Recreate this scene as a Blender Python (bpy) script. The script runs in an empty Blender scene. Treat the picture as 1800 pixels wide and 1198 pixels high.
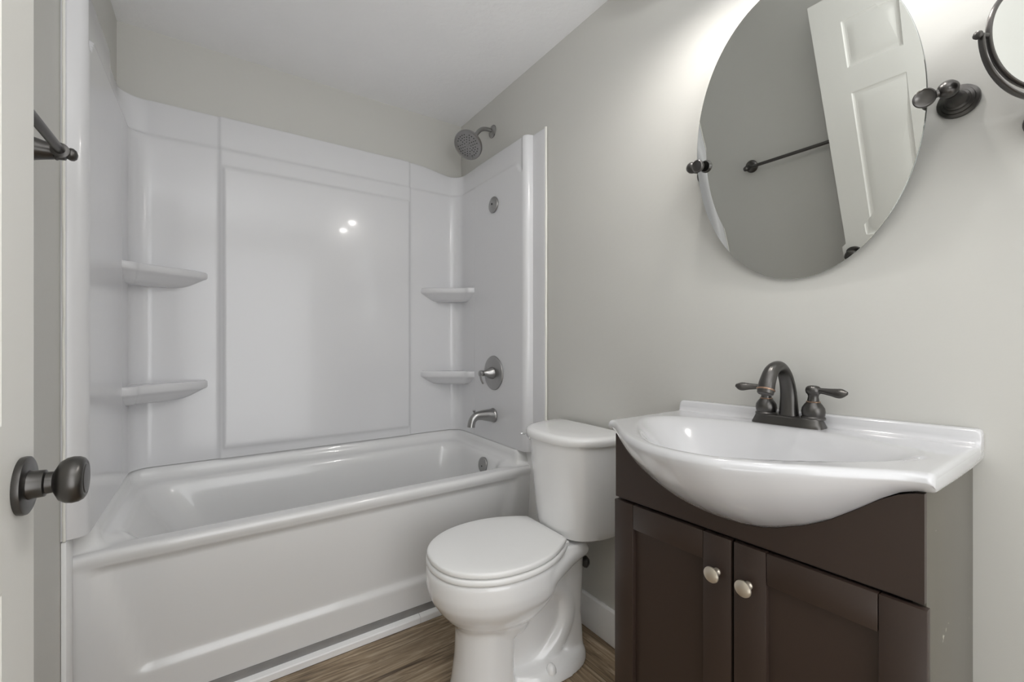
import bpy, bmesh, math, random
from mathutils import Vector, Matrix
random.seed(7)
scene = bpy.context.scene
COL = scene.collection

# ------------------------------------------------------------------ camera
H = 1.1115                      # eye height
YAW = math.atan(522 / 766.)
cam_d = bpy.data.cameras.new('camera'); cam = bpy.data.objects.new('camera', cam_d); COL.objects.link(cam)
cam.location = (0, 0, H); cam.rotation_euler = (math.pi / 2, 0, -YAW)
cam_d.sensor_width = 36; cam_d.lens = 36 * 766 / 1800.; cam_d.clip_start = .02
cam_d.shift_y = -1 / 1800.
scene.camera = cam

# ------------------------------------------------------------------ light, exposure
w = bpy.data.worlds.new('world'); scene.world = w; w.use_nodes = True
bg = w.node_tree.nodes['Background']; bg.inputs[0].default_value = (.98, .99, 1, 1); bg.inputs[1].default_value = 2.3
def area(name, loc, target, sx, sy, power, col=(1, .97, .93)):
    d = bpy.data.lights.new(name, 'AREA'); d.shape = 'RECTANGLE'; d.size = sx; d.size_y = sy; d.energy = power; d.color = col
    o = bpy.data.objects.new(name, d); COL.objects.link(o); o.location = loc
    o.rotation_euler = (Vector(target) - Vector(loc)).to_track_quat('-Z', 'Y').to_euler(); return o
area('bounce_light', (.10, -.40, 1.45), (.10, -.42, 2.37), .3, .3, 19, (.97, .985, 1))      # added fill lamp behind the camera, bounced off the ceiling
BULB = 150.0
scene.view_settings.view_transform = 'Standard'; scene.view_settings.look = 'None'
scene.view_settings.gamma = 1; scene.view_settings.use_curve_mapping = False
scene.view_settings.exposure = 0.34
scene.cycles.max_bounces = 10; scene.cycles.diffuse_bounces = 6; scene.cycles.glossy_bounces = 6
scene.cycles.caustics_reflective = False; scene.cycles.caustics_refractive = False

# ------------------------------------------------------------------ materials
def s2l(c):
    return tuple(((v / 255.) / 12.92 if v / 255. <= .04045 else ((v / 255. + .055) / 1.055) ** 2.4) for v in c) + (1,)
def mat(name, rgb, rough=.5, metal=0., coat=0., bump=0., bscale=60., var=0., vscale=6., spec=.5, emit=0., bdist=.002):
    m = bpy.data.materials.new(name); m.use_nodes = True; nt = m.node_tree; b = nt.nodes['Principled BSDF']
    c = s2l(rgb); b.inputs['Base Color'].default_value = c
    b.inputs['Roughness'].default_value = rough; b.inputs['Metallic'].default_value = metal
    b.inputs['Coat Weight'].default_value = coat; b.inputs['Coat Roughness'].default_value = .06
    b.inputs['Specular IOR Level'].default_value = spec
    if emit:
        b.inputs['Emission Color'].default_value = (1, .97, .94, 1); b.inputs['Emission Strength'].default_value = emit
    tc = nt.nodes.new('ShaderNodeTexCoord')
    n = nt.nodes.new('ShaderNodeTexNoise'); n.inputs['Scale'].default_value = vscale; n.inputs['Detail'].default_value = 4
    nt.links.new(tc.outputs['Object'], n.inputs['Vector'])
    mix = nt.nodes.new('ShaderNodeMix'); mix.data_type = 'RGBA'
    mix.inputs[6].default_value = tuple(v * (1 - var) for v in c[:3]) + (1,)
    mix.inputs[7].default_value = tuple(min(1, v * (1 + var)) for v in c[:3]) + (1,)
    nt.links.new(n.outputs['Fac'], mix.inputs[0]); nt.links.new(mix.outputs[2], b.inputs['Base Color'])
    if bump:
        n2 = nt.nodes.new('ShaderNodeTexNoise'); n2.inputs['Scale'].default_value = bscale; n2.inputs['Detail'].default_value = 3
        nt.links.new(tc.outputs['Object'], n2.inputs['Vector'])
        bp = nt.nodes.new('ShaderNodeBump'); bp.inputs['Strength'].default_value = bump; bp.inputs['Distance'].default_value = bdist
        nt.links.new(n2.outputs['Fac'], bp.inputs['Height']); nt.links.new(bp.outputs['Normal'], b.inputs['Normal'])
    return m
M = {}
M['wall'] = mat('wall_paint', (198, 197, 192), .45, bump=.25, bscale=55, var=.015, vscale=3, bdist=.0015)
M['ceiling'] = mat('ceiling_paint', (240, 240, 241), .8, bump=.5, bscale=38, var=.02, bdist=.003)
M['door'] = mat('door_paint', (232, 231, 226), .4, bump=.08, bscale=90, var=.01)
M['trim'] = mat('trim_paint', (238, 238, 238), .35, var=.01)
M['acrylic'] = mat('white_acrylic', (215, 215, 217), .2, coat=.25, bump=.05, bscale=7, var=.008, vscale=3, bdist=.004)
M['tub'] = mat('tub_enamel', (222, 222, 222), .2, coat=.5, var=.008, vscale=3)
M['porcelain'] = mat('porcelain', (238, 238, 238), .12, coat=.7, var=.005)
M['seat'] = mat('seat_plastic', (238, 238, 237), .3, var=.005)
M['sink'] = mat('cultured_marble', (206, 206, 208), .14, coat=.7, var=.005)
M['caulk'] = mat('caulk', (230, 229, 222), .5, var=.04, vscale=40)
M['bronze'] = mat('dark_bronze', (90, 88, 86), .3, metal=.9, var=.08, vscale=20)
M['copper'] = mat('copper_edge', (166, 138, 118), .35, metal=1, var=.1)
M['nickel'] = mat('brushed_nickel', (162, 161, 160), .3, metal=1, var=.06, vscale=30)
M['chrome'] = mat('chrome', (225, 226, 228), .08, metal=1)
M['pale_nickel'] = mat('satin_nickel', (214, 205, 190), .32, metal=.8, var=.04)
M['nozzle'] = mat('nozzle_rubber', (38, 38, 38), .6)
M['rubber'] = mat('dark_rubber', (40, 38, 36), .5)
M['mirror'] = mat('mirror_silver', (226, 228, 226), .0, metal=1)
M['glass_edge'] = mat('mirror_edge', (150, 156, 152), .15, metal=.6)
M['espresso'] = mat('espresso_wood', (56, 44, 38), .36, var=.12, vscale=5, bump=.05, bscale=120)
M['laminate'] = mat('taupe_laminate', (93, 89, 80), .3, var=.03, vscale=4)
M['dark'] = mat('dark_void', (22, 19, 17), .7)
M['metal_strip'] = mat('metal_strip', (158, 158, 158), .4, metal=.5, var=.25, vscale=14)
M['shade_in'] = mat('shade_metal', (70, 66, 62), .5, metal=.6)
M['bulb'] = mat('bulb', (255, 250, 240), .4, emit=BULB)

def scuffs():
    nt = M['laminate'].node_tree; b = nt.nodes['Principled BSDF']; src = b.inputs['Base Color'].links[0].from_socket
    tc = nt.nodes.new('ShaderNodeTexCoord'); n = nt.nodes.new('ShaderNodeTexNoise'); n.inputs['Scale'].default_value = 70; n.inputs['Detail'].default_value = 2
    n2 = nt.nodes.new('ShaderNodeTexNoise'); n2.inputs['Scale'].default_value = 7
    nt.links.new(tc.outputs['Object'], n.inputs['Vector']); nt.links.new(tc.outputs['Object'], n2.inputs['Vector'])
    mu = nt.nodes.new('ShaderNodeMath'); mu.operation = 'MULTIPLY'; nt.links.new(n.outputs['Fac'], mu.inputs[0]); nt.links.new(n2.outputs['Fac'], mu.inputs[1])
    mr = nt.nodes.new('ShaderNodeMapRange'); mr.inputs[1].default_value = .425; mr.inputs[2].default_value = .46; nt.links.new(mu.outputs[0], mr.inputs[0])
    mx = nt.nodes.new('ShaderNodeMix'); mx.data_type = 'RGBA'; mx.inputs[7].default_value = s2l((176, 172, 160)); nt.links.new(mr.outputs[0], mx.inputs[0]); nt.links.new(src, mx.inputs[6])
    nt.links.new(mx.outputs[2], b.inputs['Base Color'])
scuffs()

# floor: weathered plank vinyl, colour per plank
def floor_mat():
    m = bpy.data.materials.new('plank_floor'); m.use_nodes = True; nt = m.node_tree; b = nt.nodes['Principled BSDF']
    uv = nt.nodes.new('ShaderNodeUVMap'); uv.uv_map = 'UVMap'
    mp = nt.nodes.new('ShaderNodeMapping'); mp.inputs['Scale'].default_value = (1.5, 21, 1); nt.links.new(uv.outputs[0], mp.inputs[0])
    n = nt.nodes.new('ShaderNodeTexNoise'); n.inputs['Scale'].default_value = 1.6; n.inputs['Detail'].default_value = 9; n.inputs['Roughness'].default_value = .62; n.inputs['Distortion'].default_value = 2.2
    nt.links.new(mp.outputs[0], n.inputs['Vector'])
    r = nt.nodes.new('ShaderNodeValToRGB'); e = r.color_ramp.elements
    e[0].position = .3; e[0].color = s2l((84, 68, 52)); e[1].position = .72; e[1].color = s2l((206, 188, 162))
    x = r.color_ramp.elements.new(.5); x.color = s2l((150, 130, 105))
    nt.links.new(n.outputs['Fac'], r.inputs[0])
    mp2 = nt.nodes.new('ShaderNodeMapping'); mp2.inputs['Scale'].default_value = (4, 9, 1); nt.links.new(uv.outputs[0], mp2.inputs[0])
    n2 = nt.nodes.new('ShaderNodeTexNoise'); n2.inputs['Scale'].default_value = 1.3; n2.inputs['Detail'].default_value = 3
    nt.links.new(mp2.outputs[0], n2.inputs['Vector'])
    at = nt.nodes.new('ShaderNodeAttribute'); at.attribute_name = 'plank'
    ad = nt.nodes.new('ShaderNodeMath'); ad.operation = 'ADD'; nt.links.new(n2.outputs['Fac'], ad.inputs[0]); nt.links.new(at.outputs['Fac'], ad.inputs[1])
    mr = nt.nodes.new('ShaderNodeMapRange'); mr.inputs[1].default_value = .4; mr.inputs[2].default_value = 1.3; mr.inputs[3].default_value = .7; mr.inputs[4].default_value = 1.25
    nt.links.new(ad.outputs[0], mr.inputs[0])
    mx = nt.nodes.new('ShaderNodeMix'); mx.data_type = 'RGBA'; mx.blend_type = 'MULTIPLY'; mx.inputs[0].default_value = 1
    nt.links.new(r.outputs[0], mx.inputs[6]); nt.links.new(mr.outputs[0], mx.inputs[7]); nt.links.new(mx.outputs[2], b.inputs['Base Color'])
    b.inputs['Roughness'].default_value = .42
    bp = nt.nodes.new('ShaderNodeBump'); bp.inputs['Strength'].default_value = .25; bp.inputs['Distance'].default_value = .002
    nt.links.new(n.outputs['Fac'], bp.inputs['Height']); nt.links.new(bp.outputs['Normal'], b.inputs['Normal'])
    return m
M['floor'] = floor_mat()

# ------------------------------------------------------------------ helpers
ORG = {}
def root(name, loc, label, cat, group=None):
    o = bpy.data.objects.new(name, None); COL.objects.link(o); o.location = loc; ORG[o.name] = Vector(loc)
    o.empty_display_size = .05; o['label'] = label; o['category'] = cat
    if group: o['group'] = group
    return o
def mk(name, verts, faces, m, parent=None, smooth=True, ang=35, label=None):
    me = bpy.data.meshes.new(name); org = ORG[parent.name] if parent else Vector((0, 0, 0))
    me.from_pydata([Vector(v) - org for v in verts], [], faces)
    bm = bmesh.new(); bm.from_mesh(me)
    bmesh.ops.remove_doubles(bm, verts=bm.verts, dist=1e-6)
    bmesh.ops.recalc_face_normals(bm, faces=bm.faces); bm.to_mesh(me); bm.free()
    if smooth:
        me.shade_smooth(); me.set_sharp_from_angle(angle=math.radians(ang))
    me.materials.append(m)
    o = bpy.data.objects.new(name, me); COL.objects.link(o)
    if parent: o.parent = parent
    ORG[o.name] = org
    if label: o['label'] = label
    return o
def struct(o): o['kind'] = 'structure'; return o
class G:
    """collects geometry"""
    def __init__(s): s.v = []; s.f = []
    def add(s, v, f):
        k = len(s.v); s.v += [tuple(p) for p in v]; s.f += [tuple(i + k for i in q) for q in f]; return s
    def box(s, x0, x1, y0, y1, z0, z1, b=0.):
        bm = bmesh.new(); bmesh.ops.create_cube(bm, size=1)
        for v in bm.verts: v.co = Vector(((x0 + x1) / 2 + v.co.x * (x1 - x0), (y0 + y1) / 2 + v.co.y * (y1 - y0), (z0 + z1) / 2 + v.co.z * (z1 - z0)))
        if b: bmesh.ops.bevel(bm, geom=bm.edges[:], offset=b, segments=2, profile=.5, affect='EDGES')
        bm.verts.index_update(); s.add([v.co[:] for v in bm.verts], [[v.index for v in f.verts] for f in bm.faces]); bm.free(); return s
    def loft(s, loops, cap0=True, cap1=True, closed=True):
        n = len(loops[0]); v = [p for l in loops for p in l]; f = []
        for i in range(len(loops) - 1):
            for j in range(n if closed else n - 1):
                a = i * n + j; b_ = i * n + (j + 1) % n; f.append((a, b_, b_ + n, a + n))
        if cap0: f.append(tuple(range(n - 1, -1, -1)))
        if cap1: f.append(tuple(range((len(loops) - 1) * n, len(loops) * n)))
        return s.add(v, f)
    def lathe(s, prof, o, d, n=32):
        """prof: (distance along d, radius)"""
        d = Vector(d).normalized(); o = Vector(o); u = d.orthogonal().normalized(); w_ = d.cross(u)
        loops = [[o + d * t + (u * math.cos(2 * math.pi * k / n) + w_ * math.sin(2 * math.pi * k / n)) * max(r, 1e-4) for k in range(n)] for t, r in prof]
        return s.loft(loops)
    def tube(s, pts, rad, n=20, side=None, flat=1.0):
        """swept tube; side = fixed sideways axis, flat scales the other axis (list or number)"""
        P = [Vector(p) for p in pts]; loops = []
        if not isinstance(rad, (list, tuple)): rad = [rad] * len(P)
        if not isinstance(flat, (list, tuple)): flat = [flat] * len(P)
        u = None
        for i, p in enumerate(P):
            t = (P[min(i + 1, len(P) - 1)] - P[max(i - 1, 0)]).normalized()
            if side is not None: u = (Vector(side) - t * Vector(side).dot(t)).normalized()
            elif u is None: u = t.orthogonal().normalized()
            else: u = (u - t * u.dot(t)).normalized()
            w_ = t.cross(u)
            loops.append([p + u * math.cos(2 * math.pi * k / n) * rad[i] + w_ * math.sin(2 * math.pi * k / n) * rad[i] * flat[i] for k in range(n)])
        return s.loft(loops)
    def done(s, name, m, parent=None, **k): return mk(name, s.v, s.f, m, parent, **k)
def sm(t): t = max(0., min(1., t)); return t * t * (3 - 2 * t)
def interp(tab, x):
    if x <= tab[0][0]: return tab[0][1]
    for (a, va), (b, vb) in zip(tab, tab[1:]):
        if x <= b: return va + (vb - va) * (x - a) / (b - a)
    return tab[-1][1]
def catmull(P, n=8):
    P = [Vector(p) for p in P]; out = []
    for i in range(len(P) - 1):
        a, b, c, d = P[max(i - 1, 0)], P[i], P[i + 1], P[min(i + 2, len(P) - 1)]
        for k in range(n):
            t = k / n
            out.append(.5 * ((2 * b) + (c - a) * t + (2 * a - 5 * b + 4 * c - d) * t * t + (3 * b - a - 3 * c + d) * t ** 3))
    out.append(P[-1]); return out
def crvals(vals, n=8):
    return [v.x for v in catmull([(a, 0, 0) for a in vals], n)]

# ------------------------------------------------------------------ room shell
XL, XR, YB, YF, ZC = -.3206, 1.2034, 2.2974, -1.15, 2.372
g = G(); g.box(XL - .12, XL, .068, YB + .12, 0, ZC); g.box(XL - .12, XL, YF - .11, -.71, 0, ZC); g.box(XL - .12, XL, -.71, .068, 2.085, ZC)
o = g.done('wall_left', M['wall'], smooth=False); struct(o)
o = G().box(XR, XR + .12, YF - .11, YB + .12, 0, ZC).done('wall_right', M['wall'], smooth=False); struct(o)
o = G().box(XL, XR, YB, YB + .12, 0, ZC).done('wall_back', M['wall'], smooth=False); struct(o)
g = G(); g.box(.95, XR, YF - .11, YF, 0, ZC); g.box(XL, .95, YF - .11, YF, 2.12, ZC)  # unseen wide opening, added to let frontal sky light into the room
o = g.done('wall_front', M['wall'], smooth=False); struct(o)
g = G(); g.box(-1.45, -1.35, YF - .11, .5, 0, ZC); g.box(-1.35, XL - .12, .4, .5, 0, ZC); g.box(-1.35, XL - .12, YF - .11, YF, 0, ZC)  # unseen walls added to keep sky light out of the left opening
struct(g.done('wall_light_block', M['wall'], smooth=False)); struct(G().box(-1.35, XL - .12, YF, .4, ZC, ZC + .05).done('ceiling_light_block', M['ceiling'], smooth=False))  # added slab closes the light block from above
o = G().box(XL - .12, XR + .12, YF - .11, YB + .12, ZC, ZC + .1).done('ceiling', M['ceiling'], smooth=False); struct(o)

def build_floor():
    W, L, x0, y0 = .19, .95, .105, 1.426
    vs, fs, uvs, rnd = [], [], [], []
    lim = (XL - .02, XR + .02, YF - .02, YB + .02)
    def rect(ax, ay, bx, by, horiz):
        g_ = .0011
        a, b, c, d = max(ax + g_, lim[0]), max(ay + g_, lim[2]), min(bx - g_, lim[1]), min(by - g_, lim[3])
        if c - a < .005 or d - b < .005: return
        k = len(vs); vs.extend([(a, b, 0), (c, b, 0), (c, d, 0), (a, d, 0)]); fs.append((k, k + 1, k + 2, k + 3))
        ou, ov, r = random.random() * 30, random.random() * 30, random.random() * .5
        for (px, py, _) in vs[-4:]:
            uvs.append((ou + (px - ax if horiz else py - ay), ov + (py - ay if horiz else px - ax)))
        rnd.append(r)
    for m_ in range(-30, 31):
        for n_ in range(-6, 7):
            ox, oy = x0 + m_ * W + n_ * L, y0 + m_ * W - n_ * L
            rect(ox, oy, ox + L, oy + W, True); rect(ox + L, oy + W - L, ox + L + W, oy + W, False)
    k = len(vs); vs.extend([(lim[0], lim[2], -.0015), (lim[1], lim[2], -.0015), (lim[1], lim[3], -.0015), (lim[0], lim[3], -.0015)])
    fs.append((k, k + 1, k + 2, k + 3)); uvs.extend([(0, 0)] * 4); rnd.append(-.4)
    k = len(vs); vs.extend([(lim[0], lim[2], -.08), (lim[1], lim[2], -.08), (lim[1], lim[3], -.08), (lim[0], lim[3], -.08)])
    fs.append((k + 3, k + 2, k + 1, k)); uvs.extend([(0, 0)] * 4); rnd.append(-.4)
    me = bpy.data.meshes.new('floor'); me.from_pydata(vs, [], fs)
    ul = me.uv_layers.new(name='UVMap')
    for i, l in enumerate(me.loops): ul.data[i].uv = uvs[l.vertex_index]
    at = me.attributes.new('plank', 'FLOAT', 'FACE')
    for i, r in enumerate(rnd): at.data[i].value = r
    me.materials.append(M['floor']); ob = bpy.data.objects.new('floor', me); COL.objects.link(ob); struct(ob)
build_floor()

# baseboards: flat board with a small rounded cap
def baseboard(name, y0, y1):
    x = XR
    prof = [(x - .0005, .002), (x - .014, .002), (x - .014, .117), (x - .0125, .123), (x - .008, .1285), (x - .0005, .1285)]
    loops = [[(px, yy, pz) for px, pz in prof] for yy in (y0, y1)]
    return struct(G().loft(loops).done(name, M['trim'], ang=25))
baseboard('baseboard_right', .81, 1.615)

# floor trim in front of the tub: metal strip behind, two white board lengths
struct(G().box(XL + .001, XR - .001, 1.6345, 1.6395, .030, .0595).done('trim_3', M['metal_strip'], smooth=False))
def qtrim(name, x0, x1):
    prof = [(1.6395, .001), (1.617, .001), (1.6165, .022), (1.6185, .0255), (1.6395, .0345)]
    return struct(G().loft([[(xx, py, pz) for py, pz in prof] for xx in (x0, x1)]).done(name, M['trim'], ang=20))
qtrim('trim_1', XL + .001, .666); qtrim('trim_2', .6675, XR - .016)
# narrow white filler strips on the side walls below the wall panels
struct(G().box(XL + .0005, XL + .011, 1.540, 1.600, .002, .603, .002).done('trim_4', M['trim']))
struct(G().box(XR - .011, XR - .0005, 1.493, 1.636, .131, .603, .002).done('trim_5', M['trim']))

# ------------------------------------------------------------------ bathtub
def build_tub():
    t = root('bathtub', ((XL + XR) / 2, 1.95, 0), 'white alcove bathtub with a smooth recessed apron panel and a low front rim', 'bathtub')
    a, b = XL + .001, XR - .001
    def rr(x0, x1, y0, y1, r, zw, zf):
        fr = [i / 90. for i in range(91)]
        sd = [0, .02, .04, .06, .08, .1, .12, .14, .17, .2, .25, .3, .4, .5, .6, .7, .8, .9, 1]
        pts = []
        def arc(cx, cy, a0):
            for k in range(1, 8):
                an = math.radians(a0 + 90 * k / 8); pts.append((cx + r * math.cos(an), cy + r * math.sin(an)))
        for f_ in fr: pts.append((x0 + r + (x1 - x0 - 2 * r) * f_, y0))
        arc(x1 - r, y0 + r, -90)
        for f_ in sd: pts.append((x1, y0 + r + (y1 - y0 - 2 * r) * f_))
        arc(x1 - r, y1 - r, 0)
        for f_ in range(25): pts.append((x1 - r - (x1 - x0 - 2 * r) * f_ / 24., y1))
        arc(x0 + r, y1 - r, 90)
        for f_ in reversed(sd): pts.append((x0, y0 + r + (y1 - y0 - 2 * r) * f_))
        arc(x0 + r, y0 + r, 180)
        out = []
        for (x, y) in pts:
            ff = 1 - sm((y - y0) / max(.02, min(r, .05)))
            z = zw * (1 - ff) + zf * ff
            out.append((x, y, z))
        return out
    L = []
    def panel(x, z):            # apron recess: slanted left end, flat bottom lip, fades upward
        e0 = (x - (-.19 - .28 * (z - .16))) / .03; e1 = ((1.06 + .2 * (z - .16)) - x) / .03; e2 = (z - .150) / .028
        return .013 * sm(e0) * sm(e1) * sm(e2)
    for z in (.06, .1, .14, .15, .157, .164, .171, .178, .19, .21, .25, .3, .35, .4, .44, .47, .487):
        l = rr(a, b, 1.637 - .032 * sm((z - .06) / .42), YB - .006, .006, z, z)
        L.append([(x, y + (panel(x, z) if y < 1.6375 else 0), z_) for x, y, z_ in l])
    for z, y in ((.495, 1.6045), (.502, 1.6025), (.508, 1.6), (.514, 1.598), (.520, 1.597), (.526, 1.597), (.531, 1.5987), (.535, 1.602), (.5375, 1.606)):
        L.append(rr(a, b, y, YB - .006, .006, z + .06, z))
    L.append(rr(a, b, 1.612, YB - .008, .008, .604, .5385))
    L.append(rr(-.279, 1.152, 1.622, 2.262, .03, .604, .5392))
    L.append(rr(-.274, 1.146, 1.632, 2.254, .04, .600, .5392))
    L.append(rr(-.270, 1.143, 1.640, 2.249, .045, .580, .5392))
    L.append(rr(-.264, 1.138, 1.646, 2.242, .05, .563, .5392))
    L.append(rr(-.255, 1.129, 1.651, 2.230, .06, .555, .539))
    L.append(rr(-.240, 1.120, 1.657, 2.215, .07, .551, .5375))
    L.append(rr(-.232, 1.113, 1.662, 2.206, .08, .547, .534))
    L.append(rr(-.226, 1.107, 1.666, 2.199, .09, .540, .528))
    L.append(rr(-.218, 1.101, 1.670, 2.193, .10, .527, .517))
    L.append(rr(-.205, 1.094, 1.675, 2.187, .11, .500, .495))
    L.append(rr(-.14, 1.080, 1.686, 2.175, .12, .40, .40))
    L.append(rr(-.07, 1.066, 1.698, 2.160, .13, .27, .27))
    L.append(rr(-.02, 1.050, 1.706, 2.144, .14, .19, .19))
    L.append(rr(.03, 1.02, 1.735, 2.115, .14, .145, .145))
    L.append(rr(.09, .97, 1.78, 2.07, .12, .132, .132))
    L.append(rr(.3, .8, 1.88, 1.97, .04, .13, .13))
    G().loft(L).done('tub_shell', M['tub'], t, ang=75)
    # overflow plate on the end wall, drain in the floor of the tub
    g = G(); n = Vector((-1, 0, .1)).normalized(); c = Vector((1.094, 1.858, .498))
    g.lathe([(-.012, .036), (.003, .039), (.006, .037), (.0075, .030), (.008, .001)], c, n)
    ov = g.done('overflow_plate', M['nickel'], t)
    G().lathe([(0, .004), (.002, .004), (.003, .002)], c + n * .0075 + Vector((0, 0, -.006)), n, 12).done('screw', M['nozzle'], ov)
    G().lathe([(0, .033), (.003, .033), (.004, .026), (.002, .02), (.0015, .001)], (.9, 1.925, .129), (0, 0, 1)).done('drain', M['nickel'], t)
build_tub()

# ------------------------------------------------------------------ tub surround (wall panels)
def sheet(rows, cols, P, back):
    """closed solid: front grid P(i,j), back grid back(i,j) on the wall"""
    g = G(); F = [[P(i, j) for j in range(cols)] for i in range(rows)]; B = [[back(i, j) for j in range(cols)] for i in range(rows)]
    v = [p for r in F for p in r] + [p for r in B for p in r]; f = []; n = rows * cols
    for i in range(rows - 1):
        for j in range(cols - 1):
            a = i * cols + j; f.append((a, a + 1, a + cols + 1, a + cols)); f.append((n + a, n + a + cols, n + a + cols + 1, n + a + 1))
    for i in range(rows - 1):
        for j in (0, cols - 1):
            a = i * cols + j; f.append((a, a + cols, n + a + cols, n + a))
    for j in range(cols - 1):
        for i in (0, rows - 1):
            a = i * cols + j; f.append((a, a + 1, n + a + 1, n + a))
    return g.add(v, f)
ZB = .606
def zlist(top, extra=()):
    zs = [ZB, ZB + .004, .63, .64, .645, .65, .655, .66, .67, .8, 1.0, 1.2, 1.4, 1.6, 1.75, 1.83, 1.84, 1.845, 1.85, 1.855, 1.86, 1.865, 1.87, 1.875, 1.88, 1.885, 1.89, 1.895, 1.9, 1.905, 1.91, 1.915, 1.922, 1.928, 1.934, 1.94, 1.946, 1.952, 1.96, 1.98, 2.0]
    zs += list(extra); zs = [z for z in zs if z < top - .008] + [top - .006, top - .002, top]
    return sorted(set(zs))
sur = root('tub_surround', ((XL + XR) / 2, 1.95, ZB), 'glossy white three-sided tub surround panels with moulded corner shelves above the bathtub', 'shower surround')
def side_panel(name, wallx, sgn, y0, ystep, top, drop=.031):
    ys = [y0, y0 + .002] + [y0 + q for q in (.01, .03, .05) if y0 + q < ystep - .013] + [ *[ystep - q for q in (.012, .006, .002) if ystep - q > y0 + .003], ystep + .002, ystep + .005, ystep + .009, ystep + .014, ystep + .02, ystep + .025, ystep + .028, ystep + .031, ystep + .034, ystep + .038, ystep + .042, ystep + .05, ystep + .06, ystep + .07, ystep + .08, ystep + .12, ystep + .2, ystep + .3, 2.0, 2.04, 2.0535]
    zs = zlist(top)
    def off(y, z):
        fl = .011
        q = max(0., min(1., (y - ystep) / .036)); step = math.sqrt(max(0., 1 - (1 - q) ** 2.6)) if q > 0 else 0
        bul = .037 - drop * sm((z - 1.925 + .05 * (1 - sm((y - ystep - .03) / .06))) / .02) * sm((y - ystep - .026) / .016)
        # rounded upper front corner of the bulge
        o_ = fl + bul * step
        if y < y0 + .003: o_ -= .003 * (1 - (y - y0) / .003)
        if z > top - .005: o_ -= .003 * (z - (top - .005)) / .005
        return o_
    P = lambda i, j: (wallx + sgn * off(ys[j], zs[i]), ys[j], zs[i])
    B = lambda i, j: (wallx + sgn * .0005, ys[j], zs[i])
    return sheet(len(zs), len(ys), P, B).done(name, M['acrylic'], sur, ang=40)
side_panel('side_panel', XL, 1, 1.540, 1.546, 2.128)
rp = side_panel('side_panel', XR, -1, 1.4935, 1.583, 2.043, .005)
def back_panel():
    d = .046; top = 2.074; R = .065; y0 = 2.055
    st = []                                      # (base point on path, inward normal, wall point)
    xl, xr, yb = XL + d + .002, XR - d - .002, YB - d
    for y in (y0, y0 + .03, y0 + .07, yb - R - .02): st.append(((xl, y), (1, 0), (XL + .0005, y)))
    for k in range(0, 11):
        a_ = math.radians(180 - 9 * k); c = (xl + R, yb - R)
        p = (c[0] + R * math.cos(a_), c[1] + R * math.sin(a_)); n = (-math.cos(a_), -math.sin(a_))
        st.append((p, n, (max(XL + .0005, p[0] - n[0] * .06) if k < 6 else XL + .0005 + (p[0] - XL) * (k - 5) / 5., YB - .0005 if k > 4 else min(YB - .0005, p[1] + .04 * k / 4.))))
    xs = [-.15, -.08, -.02, 0, .006, .011, .015, .019, .023, .027, .031, .035, .039, .043, .047, .055, .1, .25, .45, .62, .75, .82, .832, .838, .842, .846, .85, .854, .858, .862, .866, .87, .874, .879, .885, .9, .95, 1.0, 1.05]
    for x in xs: st.append(((x, yb), (0, -1), (x, YB - .0005)))
    for k in range(0, 11):
        a_ = math.radians(90 - 9 * k); c = (xr - R, yb - R)
        p = (c[0] + R * math.cos(a_), c[1] + R * math.sin(a_)); n = (-math.cos(a_), -math.sin(a_))
        st.append((p, n, (min(XR - .0005, p[0] + .06 * k / 5.) if k < 6 else XR - .0005, YB - .0005 if k < 6 else YB - .0005 - (YB - y0) * .3 * (k - 5) / 5.)))
    for y in (yb - R - .02, y0 + .07, y0 + .03, y0): st.append(((xr, y), (-1, 0), (XR - .0005, y)))
    zs = zlist(top)
    def off(x, y, z, nx):
        s_ = 0.
        if y > yb - .002:
            cen = sm((x - .008) / .016) * sm((.877 - x) / .016)
            s_ += .009 * cen
            pan = sm((x - .022) / .016) * sm((.866 - x) / .014) * sm((z - .638) / .02) * sm((1.868 - z) / .022)
            s_ += .0095 * pan
        s_ -= (.009 + (.022 if x < .5 else 0) * nx) * sm((z - 1.925) / .02)
        if z > top - .005: s_ -= .003 * (z - (top - .005)) / .005
        return s_
    def P(i, j):
        (x, y), n, _ = st[j]; o_ = off(x, y, zs[i], abs(n[0])); return (x + n[0] * o_, y + n[1] * o_, zt_(i, j))
    def zt_(i, j):
        z = zs[i]; return z if z < 1.96 else 1.96 + (z - 1.96) * (top - .031 * sm((st[j][0][0] - .9) / .25) - 1.96) / (top - 1.96)
    B = lambda i, j: (st[j][2][0], st[j][2][1], zt_(i, j))
    return sheet(len(zs), len(st), P, B).done('back_panel', M['acrylic'], sur, ang=40)
back_panel()
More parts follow.
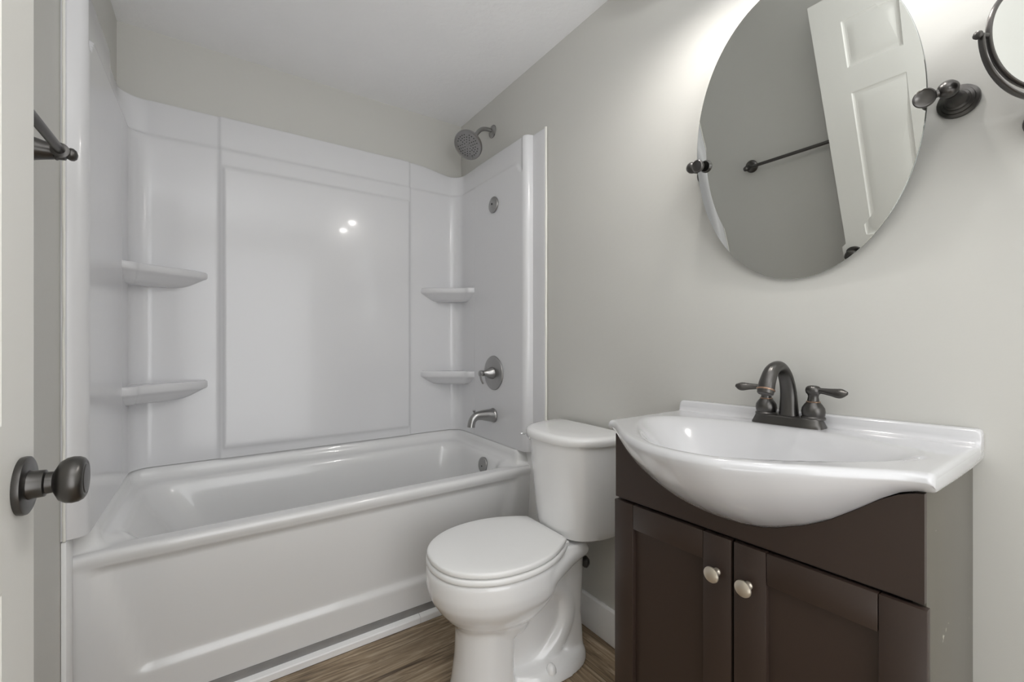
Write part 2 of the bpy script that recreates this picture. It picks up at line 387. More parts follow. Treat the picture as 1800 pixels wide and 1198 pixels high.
def corner_shelf(right, ztop, lip):
    c = Vector((1.158, 2.254)) if right else Vector((-.275, 2.254)); sg = -1 if right else 1
    wx, wy = (.225, .200) if right else (.245, .205)
    # plan: along the back wall, then a softly bowed front edge, back along the side wall
    A = [(0.0, .03), (wx * .5, .03), (wx, .02), (wx, -.01), (wx * .90, -.045), (wx * .72, -.080), (wx * .46, -.118), (wx * .22, -.155), (.035, -.188), (.0, -wy), (-.03, -wy), (-.03, -wy * .5)]
    pl = [Vector((p.x, p.y)) for p in catmull([(x, y, 0) for x, y in A] + [(A[0][0], A[0][1], 0)], 5)][:-1]
    loops = []
    for z, sc, ins in ((ztop - .004, 1, .03), (ztop - .002, 1, .016), (ztop, 1, .010), (ztop - .001, 1, .005), (ztop - .005, 1, .001), (ztop - .011, 1, 0), (ztop - lip + .006, 1, .0), (ztop - lip + .001, .99, .002), (ztop - lip - .003, .96, .004), (ztop - lip - .014, .88, .003), (ztop - lip - .028, .77, .0), (ztop - lip - .038, .67, 0), (ztop - lip - .042, .58, 0)):
        lo = []
        for p in pl:
            q = p * sc
            if p.y < .0 and p.x > -.0: # inset of the free edge
                q = q - q.normalized() * ins if q.length > ins else q
            lo.append((c.x + sg * q.x, c.y + q.y, z))
        loops.append(lo)
    return G().loft(loops).done('corner_shelf', M['acrylic'], sur, ang=50)
for r_ in (False, True):
    corner_shelf(r_, 1.397, .03); corner_shelf(r_, .945, .034)
g = G()
for yy, x0, x1, zt in ((1.4915, XR - .013, XR - .0005, 2.045), (1.5392, XL + .0005, XL + .012, 2.13)):
    pts = [((x0 + x1) / 2 + random.uniform(-.0008, .0008), yy + random.uniform(-.0006, .0006), ZB + (zt - ZB) * k / 24.) for k in range(25)]
    G().tube(pts, [(.0042 if zt < 2.1 else .0028) + random.uniform(-.0007, .0007) for _ in pts], 8, flat=1.2).done('caulk_bead', M['caulk'], sur, label='cream caulk bead')
# capped valve hole on the right panel
vx = XR - .0105 - .0375
hc = root('hole_cover', (vx, 1.856, 1.79), 'small round brushed metal hole cover high on the shower side panel', 'cover plate')
G().lathe([(0, .040), (.004, .041), (.007, .039), (.0085, .034), (.009, .001)], (vx, 1.856, 1.79), (-1, 0, 0)).done('plate', M['nickel'], hc)
G().lathe([(0, .005), (.002, .005), (.003, .003)], (vx - .0085, 1.862, 1.795), (-1, 0, 0), 14).done('screw', M['nozzle'], hc)

# ------------------------------------------------------------------ shower head
def shower_head():
    base = Vector((XR, 1.946, 2.206))
    t = root('rain_shower', base, 'round brushed nickel shower head on a bent arm above the tub', 'shower')
    G().lathe([(.0005, .033), (.003, .033), (.006, .030), (.009, .020), (.012, .013)], base, (-1, 0, 0)).done('flange', M['nickel'], t)
    hp = Vector((1.088, 1.948, 2.135)); d = Vector((-.62, -.34, -.70)).normalized()
    arm = catmull([base, base + Vector((-.03, 0, .003)), base + Vector((-.062, 0, -.004)), base + Vector((-.088, 0, -.026)), hp - d * .0, hp + d * .012], 6)
    G().tube(arm, .0105, 18).done('arm', M['nickel'], t)
    o_ = hp
    G().lathe([(-.004, .012), (0, .0145), (.01, .0155), (.016, .0145), (.018, .011), (.026, .011)], o_, d).done('swivel_nut', M['nickel'], t)
    G().lathe([(.02, .012), (.026, .022), (.034, .030), (.042, .036), (.046, .05), (.052, .066), (.060, .0735), (.068, .0745), (.073, .0735), (.074, .070), (.0715, .066), (.072, .03), (.0725, .001)], o_, d, 48).done('head', M['nickel'], t)
    f = o_ + d * .0722; u = d.cross(Vector((0, 0, 1))).normalized(); v = d.cross(u)
    g = G()
    for rad, n in ((.0175, 7), (.0295, 13), (.041, 19), (.053, 25)):
        for k in range(n):
            if rad > .03 and k % 6 == 5: continue
            a_ = 2 * math.pi * (k + .3 * rad * 30) / n; g.lathe([(-.001, .0022), (.0015, .0022), (.0022, .0012)], f + (u * math.cos(a_) + v * math.sin(a_)) * rad, d, 8)
    g.done('nozzles', M['nozzle'], t)
    G().lathe([(0, .0085), (.003, .0085), (.004, .0068), (.002, .0055), (.002, .001)], f - d * .0008, d, 24).done('centre_ring', M['nickel'], t)
    G().box(-.003, .003, -.004, .004, -.004, .004)
    e = f + u * .0 + v * .064
    G().lathe([(-.001, .006), (.004, .0055), (.005, .003)], e * 1.0 - d * .001, d, 12).done('spray_tab', M['nickel'], t)
shower_head()

def shower_valve():
    c = Vector((vx + .0005, 1.858, .949))
    t = root('shower_valve', c, 'round brushed nickel shower valve with a cone handle and small lever on the side panel', 'shower valve')
    d = Vector((-1, 0, 0))
    G().lathe([(0, .084), (.003, .086), (.006, .084), (.009, .076), (.0105, .06), (.0115, .035), (.012, .001)], c, d, 56).done('escutcheon', M['nickel'], t)
    G().lathe([(.008, .031), (.02, .030), (.036, .021), (.05, .015), (.064, .0125), (.066, .012)], c, d, 40).done('handle_cone', M['nickel'], t)
    h = G(); h.lathe([(.062, .0125), (.065, .0145), (.076, .0155), (.082, .0145), (.085, .010), (.086, .001)], c, d, 32)
    p = c + d * .075
    h.tube(catmull([p + Vector((0, 0, .004)), p + Vector((-.003, -.004, -.018)), p + Vector((0, -.008, -.036)), p + Vector((.006, -.011, -.050))], 6), [.011 - .0002 * k for k in range(19)], 14, side=(0, 1, 0), flat=.45)
    h.done('lever', M['nickel'], t)
shower_valve()

def tub_spout():
    c = Vector((vx + .0005, 1.858, .737))
    t = root('tub_spout', c, 'brushed nickel tub spout with a diverter knob above the overflow plate', 'tub spout')
    G().lathe([(0, .033), (.004, .036), (.007, .036), (.010, .0335), (.014, .033)], c, (-1, 0, 0), 40).done('flange', M['nickel'], t)
    P = catmull([c + Vector((-.008, 0, 0)), c + Vector((-.038, 0, .003)), c + Vector((-.072, 0, .006)), c + Vector((-.102, 0, .003)), c + Vector((-.121, 0, -.012)), c + Vector((-.128, 0, -.032)), c + Vector((-.130, 0, -.046))], 6)
    R = crvals([.033, .029, .0240, .0205, .0188, .0188, .0192], 6)
    G().tube(P, R, 28, side=(0, 1, 0)).done('spout_body', M['nickel'], t)
    k = c + Vector((-.112, 0, .012))
    G().lathe([(0, .004), (.013, .0035), (.015, .006), (.021, .0075), (.023, .006)], k, (-.1, 0, 1), 16).done('diverter_knob', M['nickel'], t)
tub_spout()

# ------------------------------------------------------------------ toilet
def toilet():
    yc = 1.222
    t = root('toilet', (.9, yc, 0), 'white two-piece toilet with its lid closed, between bathtub and vanity', 'toilet')
    # ---- bowl: several lofted bodies fused by a voxel remesh
    g = G()
    def egg(z, xf, xm, xb, hw, n=56, pf=2.0, pb=2.6):
        out = []
        for k in range(n):
            a_ = 2 * math.pi * k / n; c_, s_ = math.cos(a_), math.sin(a_)
            p = pf if c_ < 0 else pb; rr_ = (abs(c_) ** p + abs(s_) ** p) ** (-1 / p)
            x = xm + c_ * rr_ * ((xm - xf) if c_ < 0 else (xb - xm)); out.append((x, yc + s_ * rr_ * hw, z))
        return out
    g.loft([egg(.407, .556, .76, .95, .168), egg(.4085, .543, .76, .96, .181), egg(.403, .536, .76, .965, .187), egg(.385, .535, .76, .965, .188), egg(.350, .536, .76, .965, .188), egg(.318, .545, .765, .96, .182),
            egg(.300, .556, .765, .955, .173), egg(.275, .572, .77, .94, .158), egg(.25, .592, .775, .92, .140), egg(.23, .612, .78, .90, .120), egg(.21, .626, .78, .88, .105), egg(.18, .633, .775, .86, .098)])
    # front column of the pedestal
    g.loft([egg(.26, .630, .72, .80, .098, pb=5), egg(.2, .632, .72, .80, .097, pb=5), egg(.1, .627, .72, .79, .100, pb=5), egg(.03, .617, .72, .79, .106, pb=5), egg(.0, .610, .72, .79, .110, pb=5)])
    # core behind it
    g.loft([egg(.33, .72, .9, 1.07, .098, pb=4), egg(.2, .72, .9, 1.07, .074, pb=4), egg(.08, .70, .9, 1.08, .066, pb=4), egg(.0, .7, .9, 1.09, .07, pb=4)])
    # rear leg under the deck
    g.loft([egg(.39, .98, 1.03, 1.085, .105, pf=3, pb=4), egg(.3, .98, 1.03, 1.095, .095, pf=3, pb=4), egg(.15, .98, 1.03, 1.09, .088, pf=3, pb=4), egg(.0, .98, 1.03, 1.10, .095, pf=3, pb=4)])
    # deck, sweeping forward into the rim
    g.loft([egg(.412, .90, .99, 1.075, .114, pf=6, pb=9), egg(.410, .89, .99, 1.08, .119, pf=6, pb=9), egg(.375, .87, .99, 1.08, .120, pf=6, pb=9), egg(.362, .88, .99, 1.07, .112, pf=6, pb=9)])
    sec = []
    for x, hw, zb in ((.74, .184, .30), (.80, .184, .302), (.85, .178, .308), (.90, .166, .318), (.95, .150, .330), (1.0, .134, .340), (1.05, .123, .350), (1.08, .119, .355)):
        zt, sl = .4075, []
        for k in range(28):
            a_ = 2 * math.pi * k / 28; c_, s_ = math.cos(a_), math.sin(a_); p = 5.; rr_ = (abs(c_) ** p + abs(s_) ** p) ** (-1 / p)
            yy = c_ * rr_ * hw; zz = (zt + zb) / 2 + s_ * rr_ * (zt - zb) / 2
            sl.append((x, yc + yy * (1 - .16 * max(0, ((zt + zb) / 2 - zz) / (zt - zb))), zz))
        sec.append(sl)
    g.loft(sec)
    # foot flange
    g.loft([egg(.046, .78, .93, 1.075, .100), egg(.040, .745, .93, 1.10, .127), egg(.022, .735, .93, 1.11, .140), egg(.0, .73, .93, 1.115, .146)])
    # trapway relief on both sides
    for s_ in (-1, 1):
        g.tube(catmull([(.77, yc + s_ * .040, .17), (.81, yc + s_ * .048, .225), (.87, yc + s_ * .052, .272), (.945, yc + s_ * .054, .280), (1.005, yc + s_ * .055, .235), (1.015, yc + s_ * .055, .16), (.985, yc + s_ * .054, .095), (.93, yc + s_ * .05, .045), (.87, yc + s_ * .045, .018)], 6), .041, 16)
    b = g.done('bowl', M['porcelain'], t)
    md = b.modifiers.new('r', 'REMESH'); md.mode = 'VOXEL'; md.voxel_size = .0036; md.use_smooth_shade = True
    ms = b.modifiers.new('s', 'SMOOTH'); ms.factor = .5; ms.iterations = 34
    dg = bpy.context.evaluated_depsgraph_get(); me = bpy.data.meshes.new_from_object(b.evaluated_get(dg)); b.modifiers.clear(); b.data = me
    me.shade_smooth()
    if not me.materials: me.materials.append(M['porcelain'])
    # ---- seat and lid
    half = [(.541, 0), (.547, .048), (.565, .091), (.6, .132), (.65, .164), (.70, .181), (.76, .188), (.82, .184), (.88, .168), (.94, .139), (.978, .113)]
    hp = [(p.x, p.y) for p in catmull([(x, y, 0) for x, y in half], 5)]
    def outline(ins=0., cut=None, dx=0.):
        pts = [(x, y) for x, y in hp] + [(.980, .105), (.981, .05), (.981, 0)]
        pts = pts + [(x, -y) for x, y in reversed(pts[1:-1])]
        cx, cy = .775, 0; out = []
        for x, y in pts:
            v = Vector((x - cx, y - cy)); v = v * (1 - ins / v.length); X = cx + v.x + dx
            out.append((min(X, cut) if cut else X, yc + v.y))
        return out
    def lp(z, ins, **k): return [(x, y, z) for x, y in outline(ins, **k)]
    G().loft([lp(.4095, .004), lp(.4105, -.001), lp(.415, -.003), lp(.423, -.003), lp(.427, .0), lp(.428, .004)]).done('seat', M['seat'], t, ang=60)
    def dome(zb, ins):
        return [(x, y, zb + .004 * (1 - ((y - yc) / .19) ** 2)) for x, y in outline(ins)]
    G().loft([lp(.4312, .004), lp(.432, .0015), lp(.436, .0), lp(.443, .0), lp(.4465, .002), lp(.4482, .007), dome(.448, .03), dome(.4485, .09), dome(.449, .18)]).done('seat_lid', M['seat'], t, ang=60)
    for s_ in (-1, 1):
        G().box(.972, 1.0, yc + s_ * .085 - .02, yc + s_ * .085 + .02, .4085, .428, .005).done('hinge', M['seat'], t)
        G().lathe([(0, .017), (.008, .0165), (.018, .013), (.024, .008), (.026, .001)], (.905, yc + s_ * .121, .033), (0, 0, 1), 20).done('bolt_cap', M['porcelain'], t)
        G().lathe([(-.012, .012), (-.004, .019), (.004, .020), (.008, .016), (.014, .008)], (1.089, yc + s_ * .088, .325), (.8, s_ * .6, 0), 18).done('tank_bolt', M['rubber'], t)
    # ---- tank
    xb = XR - .022; yt = yc - .012
    def tk(z, A, hw, n=2.7, N=48, back=0.):
        out = []
        for k in range(N + 1):
            a_ = -math.pi / 2 + math.pi * k / N; c_, s_ = math.cos(a_), math.sin(a_)
            out.append((xb + back - A * max(c_, 0) ** (2 / n), yt + hw * (1 if s_ > 0 else -1) * abs(s_) ** (2 / n), z))
        return out
    G().loft([tk(.424, .165, .13), tk(.422, .183, .148), tk(.428, .191, .155), tk(.45, .196, .159), tk(.6, .210, .173), tk(.755, .221, .185)]).done('tank', M['porcelain'], t, ang=40)
    G().loft([tk(.7545, .214, .178), tk(.755, .230, .194), tk(.758, .233, .197), tk(.772, .235, .199), tk(.780, .233, .197), tk(.7845, .228, .192), tk(.787, .212, .176), tk(.789, .15, .13), tk(.790, .06, .05)]).done('tank_lid', M['porcelain'], t, ang=40)
    # ---- flush lever on the far side of the tank
    a_ = math.radians(62); n = 2.7
    p = Vector((-.004, .008, 0)) + Vector((xb - .219 * math.cos(a_) ** (2 / n), yt + .183 * math.sin(a_) ** (2 / n), .722)); d = Vector((-.55, .83, 0)).normalized()
    fl = G(); fl.lathe([(-.014, .013), (.004, .013), (.007, .010), (.016, .007), (.02, .008), (.024, .006)], p, d, 20)
    e = p + d * .018
    fl.tube(catmull([e + Vector((.004, .002, -.008)), e + Vector((-.006, .006, .006)), e + Vector((-.016, .014, .017)), e + Vector((-.034, .018, .019))], 5), [.005, .0055, .006, .0063, .0066, .0068, .0069, .007, .007, .0068, .0066, .0064, .006, .0055, .005, .003], 12, flat=.6)
    fl.done('flush_lever', M['chrome'], t)
toilet()

# ------------------------------------------------------------------ vanity
YV = .498
def tilt(p):                      # the whole unit stands a touch out of level
    x, y, z = p; return (x, y, z + .025 * (YV - y) * min(1., max(0., z / .5)))
class VG(G):
    def done(s, name, m, parent=None, **k):
        s.v = [tilt(p) for p in s.v]; return mk(name, s.v, s.f, m, parent, **k)
ZF = [(0, -.373), (.034, -.372), (.07, -.366), (.096, -.358), (.146, -.337), (.185, -.314), (.22, -.287), (.252, -.261), (.275, -.247), (.295, -.240), (.33, -.236)]
def zfas(d): return H + interp(ZF, abs(d))
XD = .879                          # door face
vz = root('vanity_cabinet', (1.04, YV, 0), 'dark brown two-door vanity cabinet under the white sink top', 'cabinet')
def vanity():
    y0, y1 = .193, .806; xf = .897; zt = H - .2375
    VG().box(xf, XR - .001, y0, y0 + .016, .0, zt, .0008).done('side_panel', M['laminate'], vz, label='taupe side panel with scuffs')
    VG().box(xf, XR - .001, y1 - .016, y1, .0, zt, .0008).done('side_panel', M['espresso'], vz)
    VG().box(XR - .012, XR - .002, y0 + .016, y1 - .016, .1, .7, 0).done('back_board', M['dark'], vz)
    VG().box(xf, XR - .012, y0 + .016, y1 - .016, .09, .105, 0).done('bottom_board', M['espresso'], vz)
    VG().box(.93, .945, y0 + .016, y1 - .016, 0, .09, 0).done('toe_kick', M['espresso'], vz)
    # fascia with the sink's curve cut out of its top
    top = []; N = 60; zb = H - .4068
    ys = [y0 + (y1 - y0) * k / N for k in range(N + 1)]
    g = VG(); xa, xc = XD + .006, xf
    for x in (xa, xc): g.v += [(x, y, zb) for y in ys] + [(x, y, max(zb + .004, min(zt, zfas(y - YV) - .0012))) for y in ys]
    n = N + 1
    for k in range(N):
        g.f += [(k, k + 1, n + k + 1, n + k), (2 * n + k, 3 * n + k, 3 * n + k + 1, 2 * n + k + 1), (k, 2 * n + k, 2 * n + k + 1, k + 1), (n + k, n + k + 1, 3 * n + k + 1, 3 * n + k)]
    g.f += [(0, n, 3 * n, 2 * n), (N, 2 * n + N, 3 * n + N, n + N)]
    g.done('fascia', M['espresso'], vz, smooth=False)
    # dark frame behind the doors
    VG().box(xf - .002, xf + .012, y0 + .016, y1 - .016, .105, .13).done('frame_rail', M['dark'], vz)
    VG().box(xf - .0, xf + .012, y0 + .016, y1 - .016, zb - .05, zb + .03).done('frame_rail', M['dark'], vz)
    # two shaker doors
    zt_, zb_ = H - .4128, .118
    for (ya, yb, sl, sr, ky) in ((.4885, .8045, .062, .060, .518), (.1885, .4825, .058, .063, .452)):
        # sl: stile width on the low-y side, sr on the high-y side
        g = VG(); x0, x1 = XD, XD + .0165; xr_ = XD + .0125; rt = .0615
        g.box(x0, x1, ya, ya + sl, zb_, zt_, .0012); g.box(x0, x1, yb - sr, yb, zb_, zt_, .0012)
        g.box(x0, x1, ya + sl + .0011, yb - sr - .0011, zt_ - rt, zt_, .0014); g.box(x0, x1, ya + sl + .0011, yb - sr - .0011, zb_, zb_ + rt, .0012)
        d = g.done('door', M['espresso'], vz)
        VG().box(xr_, x1 - .001, ya + sl - .002, yb - sr + .002, zb_ + rt - .002, zt_ - rt + .002).done('door_panel', M['espresso'], d, smooth=False)
        c = Vector(tilt((XD, ky, H - .4885)))
        G().lathe([(0, .0078), (.003, .0082), (.006, .0065), (.010, .0052), (.014, .0055), (.017, .0105), (.0195, .0150), (.022, .0165), (.0245, .0160), (.0268, .012), (.028, .006), (.0283, .001)], c, (-1, 0, 0), 36).done('knob', M['pale_nickel'], d, label='satin nickel knob')
vanity()

def sink_top():
    s = root('sink_top', (1.04, YV, H - .204), 'white one-piece sink top with a bowed front bowl on the dark vanity', 'sink')
    z0 = H - .204; HWD = .3195; xb = XR - .0008
    XF = [(0, .688), (.05, .694), (.09, .708), (.15, .741), (.20, .778), (.24, .812), (.27, .838), (.29, .853), (.305, .861), (.33, .866)]
    xs_ = crvals([v for _, v in XF], 8); ds_ = crvals([v for v, _ in XF], 8); XFs = list(zip(ds_, xs_))
    def xfront(d): return interp(XFs, abs(d))
    def basin(x, d, xf):
        u = abs(d + .0) / .286; a, b_ = xf + .022, 1.113
        v = 2 * (x - a) / (b_ - a) - 1
        rho = (u ** 2.25 + abs(v) ** 2.25) ** (1 / 2.25)
        if rho >= 1: return 0
        q = min(1, (1 - rho) / .75)
        return .128 * (q * q * (3 - 2 * q)) ** .85
    ds = []
    r = .009
    for k in range(7): ds.append(-HWD + r * (1 - math.cos(math.pi / 2 * k / 6)) if False else -HWD + r * k / 6.)
    ds += [-HWD + r + (2 * HWD - 2 * r) * k / 88. for k in range(1, 88)]
    for k in range(7): ds.append(HWD - r + r * k / 6.)
    loops = []
    for d in ds:
        q = max(0., abs(d) - (HWD - r)); e = r - math.sqrt(max(0, r * r - q * q)); e *= .9
        xf = xfront(d) + e; zf = zfas(d) + e; zt = z0 - e; zb = z0 - .032 + e; y = YV + d
        L = [(xb, zb), (xb, z0 + .0285 - e), (1.1885, z0 + .0285 - e), (1.1845, z0 + .0272 - e), (1.182, z0 + .0235 - e), (1.1805, z0 + .012 - e * .8), (1.178, z0 + .005 - e * .8), (1.173, z0 + .001 - e), (1.166, zt)]
        fr = .013
        N = 46
        for k in range(1, N + 1):
            x = 1.166 + (xf + fr - 1.166) * k / N; L.append((x, zt - basin(x, d, xfront(d))))
        for k in range(1, 7):
            a_ = math.pi / 2 * k / 6; L.append((xf + fr - fr * math.sin(a_), zt - fr + fr * math.cos(a_)))
        # belly down to the cabinet front
        A = Vector((xf, zt - fr)); xe = XD + .004 + .012 * sm((abs(d) - .24) / .05)
        E = Vector((max(xe, xf + .004), min(zf, zt - fr - .004)))
        C = Vector((xf + .20 * (E.x - xf), A.y + (E.y - A.y) * .58))
        for k in range(1, 15):
            tt = k / 14.; p = A * (1 - tt) ** 2 + C * 2 * tt * (1 - tt) + E * tt * tt; L.append((p.x, p.y))
        L += [(E.x + .02, E.y - .0005), (1.0, min(E.y, zb) - .002), (1.12, min(E.y, zb) - .002), (1.175, zb - .001)]
        loops.append([tilt((px, y, pz)) for px, pz in L])
    G().loft(loops).done('sink_basin', M['sink'], s, ang=50)
    # drain ring in the bowl
    G().lathe([(0, .024), (.003, .024), (.004, .019), (.001, .016), (.001, .001)], (.92, YV, z0 - .1285), (0, 0, 1), 28).done('drain', M['bronze'], s)
sink_top()

def faucet():
    z0 = H - .204 + .0003
    c = Vector(tilt((1.148, .497, z0))); kt = -.025
    t = root('faucet', c, 'dark bronze two-handle faucet with a high arched spout on the white sink', 'faucet')
    def P(dx, dy, dz): return Vector((c.x + dx, c.y + dy, c.z + dz + kt * dy))
    g = G(); loops = []
    for z, a, b in ((-.001, .0265, .0785), (.003, .0265, .0785), (.007, .0245, .0765), (.017, .0205, .0725), (.020, .0195, .0715), (.022, .0165, .0685), (.0225, .006, .05)):
        lo = []
        for k in range(48):
            an = 2 * math.pi * k / 48; cc, ss = math.cos(an), math.sin(an); p = 5
            rr_ = (abs(cc) ** p + abs(ss) ** p) ** (-1 / p); lo.append(P(a * cc * rr_, b * ss * rr_, z))
        loops.append(lo)
    g.loft(loops).done('base_plate', M['bronze'], t, ang=40)
    # spout: broad at the foot, tapering up and over
    path = catmull([P(.006, 0, .018), P(.006, 0, .05), P(.001, 0, .09), P(-.016, 0, .123), P(-.045, 0, .142), P(-.078, 0, .134), P(-.098, 0, .110), P(-.106, 0, .092)], 7)
    R = crvals([.0225, .0195, .0172, .0158, .0152, .0158, .0172, .0182], 7)
    G().tube(path, R, 28, side=(0, 1, 0), flat=.86).done('spout', M['bronze'], t)
    e = path[-1]; d = (path[-1] - path[-3]).normalized()
    rg = G().lathe([(-.001, .0182), (.0, .0192), (.002, .0192), (.003, .0182)], e, d, 28).done('ring', M['copper'], t, label='copper ring')
    G().lathe([(.001, .0180), (.010, .0168), (.012, .0148), (.010, .012), (.008, .001)], e, d, 28).done('aerator', M['bronze'], t)
    for s_ in (1, -1):
        b = P(.006, s_ * .0525, .0195); up = Vector((0, 0, 1))
        h = G().lathe([(0, .0245), (.004, .0245), (.007, .022), (.010, .0232), (.018, .0240), (.026, .0225), (.034, .0175), (.039, .0135), (.042, .0120), (.052, .0105), (.056, .0115), (.058, .0125)], b, up, 32).done('handle', M['bronze'], t)
        G().lathe([(.0385, .0138), (.0395, .0146), (.0405, .0146), (.0415, .0128)], b, up, 28).done('ring', M['copper'], h, label='copper ring')
        G().lathe([(.056, .011), (.060, .0148), (.066, .0160), (.072, .0150), (.076, .0115), (.0775, .006), (.078, .001)], b, up, 28).done('handle_cap', M['bronze'], h)
        q = b + up * .066
        pth = catmull([q, q + Vector((-.003, s_ * .018, .001)), q + Vector((-.007, s_ * .038, .000)), q + Vector((-.011, s_ * .058, -.001)), q + Vector((-.014, s_ * .071, .001))], 6)
        G().tube(pth, crvals([.0085, .0070, .0092, .0118, .004], 6), 18, side=(.6, 0, .8), flat=crvals([1, .8, .6, .55, .6], 6)).done('lever', M['bronze'], h)
    k = P(.030, 0, .0)
    G().lathe([(0, .0032), (.062, .0032), (.064, .006), (.074, .0078), (.078, .0075), (.079, .003)], k, (0, 0, 1), 18).done('lift_rod', M['bronze'], t)
faucet()

# ------------------------------------------------------------------ oval mirror on pivot posts
def oval_mirror():
    O = Vector((1.126, .4822, H + .480)); a, b, ph, ps, ro = .2397, .3350, .2067, .0019, .0843
    n = Vector((-math.cos(ph) * math.cos(ps), math.cos(ph) * math.sin(ps), -math.sin(ph)))
    u0 = Vector((math.sin(ps), math.cos(ps), 0)); v0 = n.cross(u0); v0 = v0 if v0.z > 0 else -v0
    u = u0 * math.cos(ro) + v0 * math.sin(ro); v = v0 * math.cos(ro) - u0 * math.sin(ro)
    t = root('oval_mirror', O, 'large oval mirror leaning forward between two dark bronze posts above the sink', 'mirror')
    N = 128
    def ring(ins, dep): return [O + u * (a - ins) * math.cos(2 * math.pi * k / N) + v * (b - ins) * math.sin(2 * math.pi * k / N) - n * dep for k in range(N)]
    g = G(); g.loft([ring(.028, 0), ring(.0005, .0003), ring(0, .0009)], cap0=True, cap1=False)
    gl = g.done('mirror_glass', M['mirror'], t, smooth=False)
    G().loft([ring(0, .00162), ring(-.0004, .002), ring(-.0004, .0052), ring(.001, .006)], cap0=False, cap1=True).done('mirror_back', M['glass_edge'], t, ang=30)
    for y, z, cy, cz, lab in ((.2125, H + .4660, .2420, H + .4580, 0), (.738, H + .4920, .7075, H + .4840, 1)):
        base = Vector((XR - .0005, y, z)); d = Vector((-1, 0, 0))
        po = G(); po.lathe([(0, .0305), (.003, .0315), (.007, .0305), (.0085, .0255), (.012, .0245), (.0135, .020), (.017, .0188), (.0185, .0155), (.026, .0125), (.038, .0108), (.05, .0108), (.062, .0118)], base, d, 36)
        ball = base + d * .078
        po.lathe([(-.016, .006), (-.014, .010), (-.008, .0142), (0, .0158), (.008, .0142), (.013, .0095), (.0155, .004), (.016, .001)], ball, d, 28)
        p = po.done('pivot_post', M['bronze'], t, ang=40)
        s_ = 1 if cy > y else -1
        cp = Vector((O.x - .0125, cy, cz))
        ar = G(); ar.tube(catmull([ball, ball + (cp - ball) * .5 + d * .001, cp + Vector((.002, 0, 0))], 5), [.0095, .0085, .008, .0075, .0072, .007, .0072, .0078, .0085, .009, .0095], 16)
        dn = Vector((-.97, -s_ * .12, -.2)).normalized()
        ar.lathe([(-.0105, .014), (-.006, .0155), (-.002, .0172), (.001, .0172), (.003, .0155), (.0022, .0140), (.0012, .0125), (.0012, .001)], cp + dn * .0095, dn, 32)
        ar.done('clamp', M['bronze'], p)
oval_mirror()

# ------------------------------------------------------------------ round shaving mirror at the right edge
def shaving_mirror():
    c = Vector((1.100, .1063, H + .4930))
    t = root('shaving_mirror', (XR, .095, H + .39), 'small round swivel mirror in a dark yoke on the wall right of the oval mirror', 'mirror')
    n = Vector((-.49, -.872, 0)).normalized(); n = (n + Vector((0, 0, .0))).normalized()
    u = Vector((0, 0, 1)).cross(n).normalized(); v = n.cross(u); N = 72; R = .084
    def ring(r, dep): return [c + (u * math.cos(2 * math.pi * k / N) + v * math.sin(2 * math.pi * k / N)) * r + n * dep for k in range(N)]
    G().loft([ring(R - .001, .003), ring(.02, .003)], cap0=False).done('mirror_glass', M['mirror'], t, smooth=False)
    G().loft([ring(R - .0030, .0032), ring(R - .0015, .0042), ring(R + .001, .0042), ring(R + .0025, .002), ring(R + .0025, -.002), ring(R + .001, -.004), ring(R - .002, -.004), ring(R - .003, -.003)], cap0=False, cap1=True).done('rim', M['bronze'], t)
    # half-ring yoke below, pivot screws at its ends
    dr = c + Vector((0, 0, -.004)); pts = [dr + (u * math.cos(a_) + v * math.sin(a_)) * (R + .0125) for a_ in [math.radians(180 + 180 * k / 40.) for k in range(41)]]
    if pts[20].z > c.z: pts = [dr + (u * math.cos(a_) - v * math.sin(a_)) * (R + .0125) for a_ in [math.radians(180 + 180 * k / 40.) for k in range(41)]]
    yk = G().tube(pts, .0052, 12, side=n, flat=.42).done('yoke', M['bronze'], t)
    for p in (pts[0], pts[-1]):
        o_ = (p - dr).normalized(); G().lathe([(-.010, .004), (.004, .004), (.005, .0065), (.009, .006), (.011, .002)], p, o_, 14).done('pivot_screw', M['bronze'], yk)
    # stem, swing arm and wall bracket
    low = pts[20]; wall = Vector((XR - .0005, .103, H + .385))
    G().lathe([(0, .027), (.004, .028), (.008, .026), (.012, .018), (.03, .011), (.034, .011)], wall, (-1, 0, 0), 28).done('wall_bracket', M['bronze'], t)
    pv = wall + Vector((-.034, 0, 0))
    g = G(); g.lathe([(-.035, .008), (-.033, .0105), (.033, .0105), (.035, .008)], pv, (0, 0, 1), 20)
    el = Vector((low.x + .012, low.y - .022, pv.z + .012))
    g.tube(catmull([pv + Vector((0, 0, .012)), (pv + el) / 2 + Vector((0, -.012, .008)), el, low + Vector((0, 0, -.004)), low], 6), .0062, 14)
    g.done('swing_arm', M['bronze'], t)
shaving_mirror()

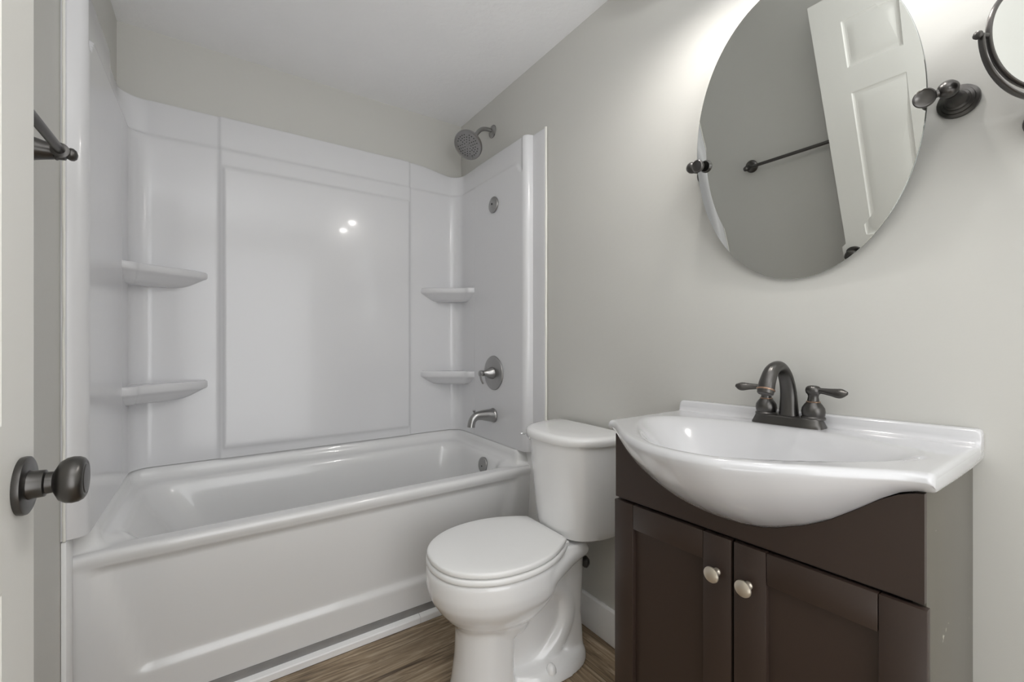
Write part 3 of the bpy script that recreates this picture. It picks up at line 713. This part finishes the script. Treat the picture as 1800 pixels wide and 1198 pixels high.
# ------------------------------------------------------------------ towel bar on the left wall
def towel_bar():
    z = H + .388; yA, yB = 1.268, .668; xb = -.2615
    t = root('towel_bar', (XL, yA, z), 'dark bronze towel bar on the left wall, running behind the open door', 'towel bar')
    for y in (yA, yB):
        G().lathe([(.0005, .033), (.004, .034), (.008, .032), (.012, .026), (.02, .0225), (.035, .0185), (.046, .0160), (.048, .0150), (.050, .0165), (.052, .0165), (.054, .0150), (.064, .0140), (.066, .0105), (.067, .0100), (.069, .0115), (.073, .0130), (.077, .0125), (.081, .0090), (.083, .003)], (XL, y, z - .001), (1, 0, 0), 32).done('post', M['bronze'], t)
    G().lathe([(0, .001), (.001, .0085), (.61 - .022, .0085), (.61 - .021, .001)], (xb, yB + .005, z), (0, 1, 0), 24).done('bar', M['bronze'], t)
    for y, s_ in ((yA, -1), (yB, 1)):
        G().lathe([(.010, .0095), (.011, .0145), (.016, .0150), (.018, .0105)], (xb, y, z), (0, s_, 0), 24).done('collar', M['bronze'], t)
towel_bar()

# ------------------------------------------------------------------ open door on the left
def door():
    xf, xk = -.204, -.236; y0, y1, z0, z1 = .085, .857, .012, 2.075
    pans = []
    for ya, yb in ((y0 + .110, y0 + .110 + .215), (y1 - .108 - .215, y1 - .108)):
        for za, zb in ((.25, .82), (1.012, 1.672), (1.775, 1.962)): pans.append((ya, yb, za, zb))
    offs = [0, .004, .009, .016, .030, .042]
    ys = sorted({y0, y1} | {v for p in pans for o_ in offs for v in (p[0] + o_, p[1] - o_)})
    zs = sorted({z0, z1} | {v for p in pans for o_ in offs for v in (p[2] + o_, p[3] - o_)})
    prof = [(0, 0), (.004, -.004), (.009, -.0055), (.016, -.0055), (.030, -.0025), (.042, -.001), (9, -.001)]
    def h(y, z):
        for a, b, c_, d_ in pans:
            if a <= y <= b and c_ <= z <= d_: return interp(prof, min(y - a, b - y, z - c_, d_ - z))
        return 0.
    g = sheet(len(zs), len(ys), lambda i, j: (xf + h(ys[j], zs[i]), ys[j], zs[i]), lambda i, j: (xk - h(ys[j], zs[i]), ys[j], zs[i]))
    d = struct(g.done('door_1', M['door'], ang=12))
    kc = Vector((xf, .809, .9265))
    for s_, x in ((1, xf), (-1, xk)):
        o_ = Vector((x, kc.y, kc.z)); dd = (s_, 0, 0)
        if s_ == 1:
            k = G().lathe([(.006, .019), (.012, .0175), (.022, .0170), (.0235, .0140), (.030, .0135), (.032, .0175), (.036, .0250), (.042, .0290), (.048, .0302), (.054, .0295), (.0585, .0270), (.0605, .0238), (.0608, .0215), (.0602, .0200), (.0615, .0185), (.062, .0110), (.0622, .001)], o_, dd, 48).done('door_knob', M['bronze'], d)
            G().lathe([(0, .0360), (.004, .0368), (.007, .0362), (.0085, .0335), (.008, .018)], o_, dd, 48).done('rosette', M['bronze'], k)
    G().box(xf - .031, xf - .003, y1 - .0005, y1 + .0012, .885, .942, .0).done('latch_plate', M['bronze'], d, smooth=False)
    for z in (.25, 1.05, 1.85):
        G().lathe([(-.045, .005), (.045, .005)], (xf + .004, y0 - .004, z), (0, 0, 1), 14).done('hinge', M['bronze'], d)
door()

# ------------------------------------------------------------------ two-lamp vanity light (just above the frame)
def vanity_light():
    t = root('vanity_light', (XR, .545, 2.15), 'two-lamp wall light with down-facing shades above the oval mirror', 'lamp')
    G().box(XR - .022, XR - .0005, .40, .69, 2.125, 2.185, .006).done('back_plate', M['bronze'], t)
    for y in (.395, .695):
        x = .95; z = 2.093
        G().tube(catmull([(XR - .02, y - .0, 2.155), (XR - .08, y, 2.19), (x + .03, y, 2.205), (x, y, 2.19)], 6), .008, 14).done('arm', M['bronze'], t)
        sh = G(); N = 36
        pr = [(.097, .020), (.085, .032), (.05, .048), (.0, .060), (-.002, .060), (-.002, .057), (.05, .044), (.083, .029), (.094, .016)]
        loops = [[(x + r * math.cos(2 * math.pi * k / N), y + r * math.sin(2 * math.pi * k / N), z + h_) for k in range(N)] for h_, r in pr]
        s_ = sh.loft(loops).done('shade', M['shade_in'], t)
        G().lathe([(.0, .001), (.003, .012), (.012, .022), (.026, .0285), (.040, .027), (.055, .018), (.068, .013), (.088, .013)], (x, y, z - .012), (0, 0, 1), 28).done('bulb', M['bulb'], t)
vanity_light()
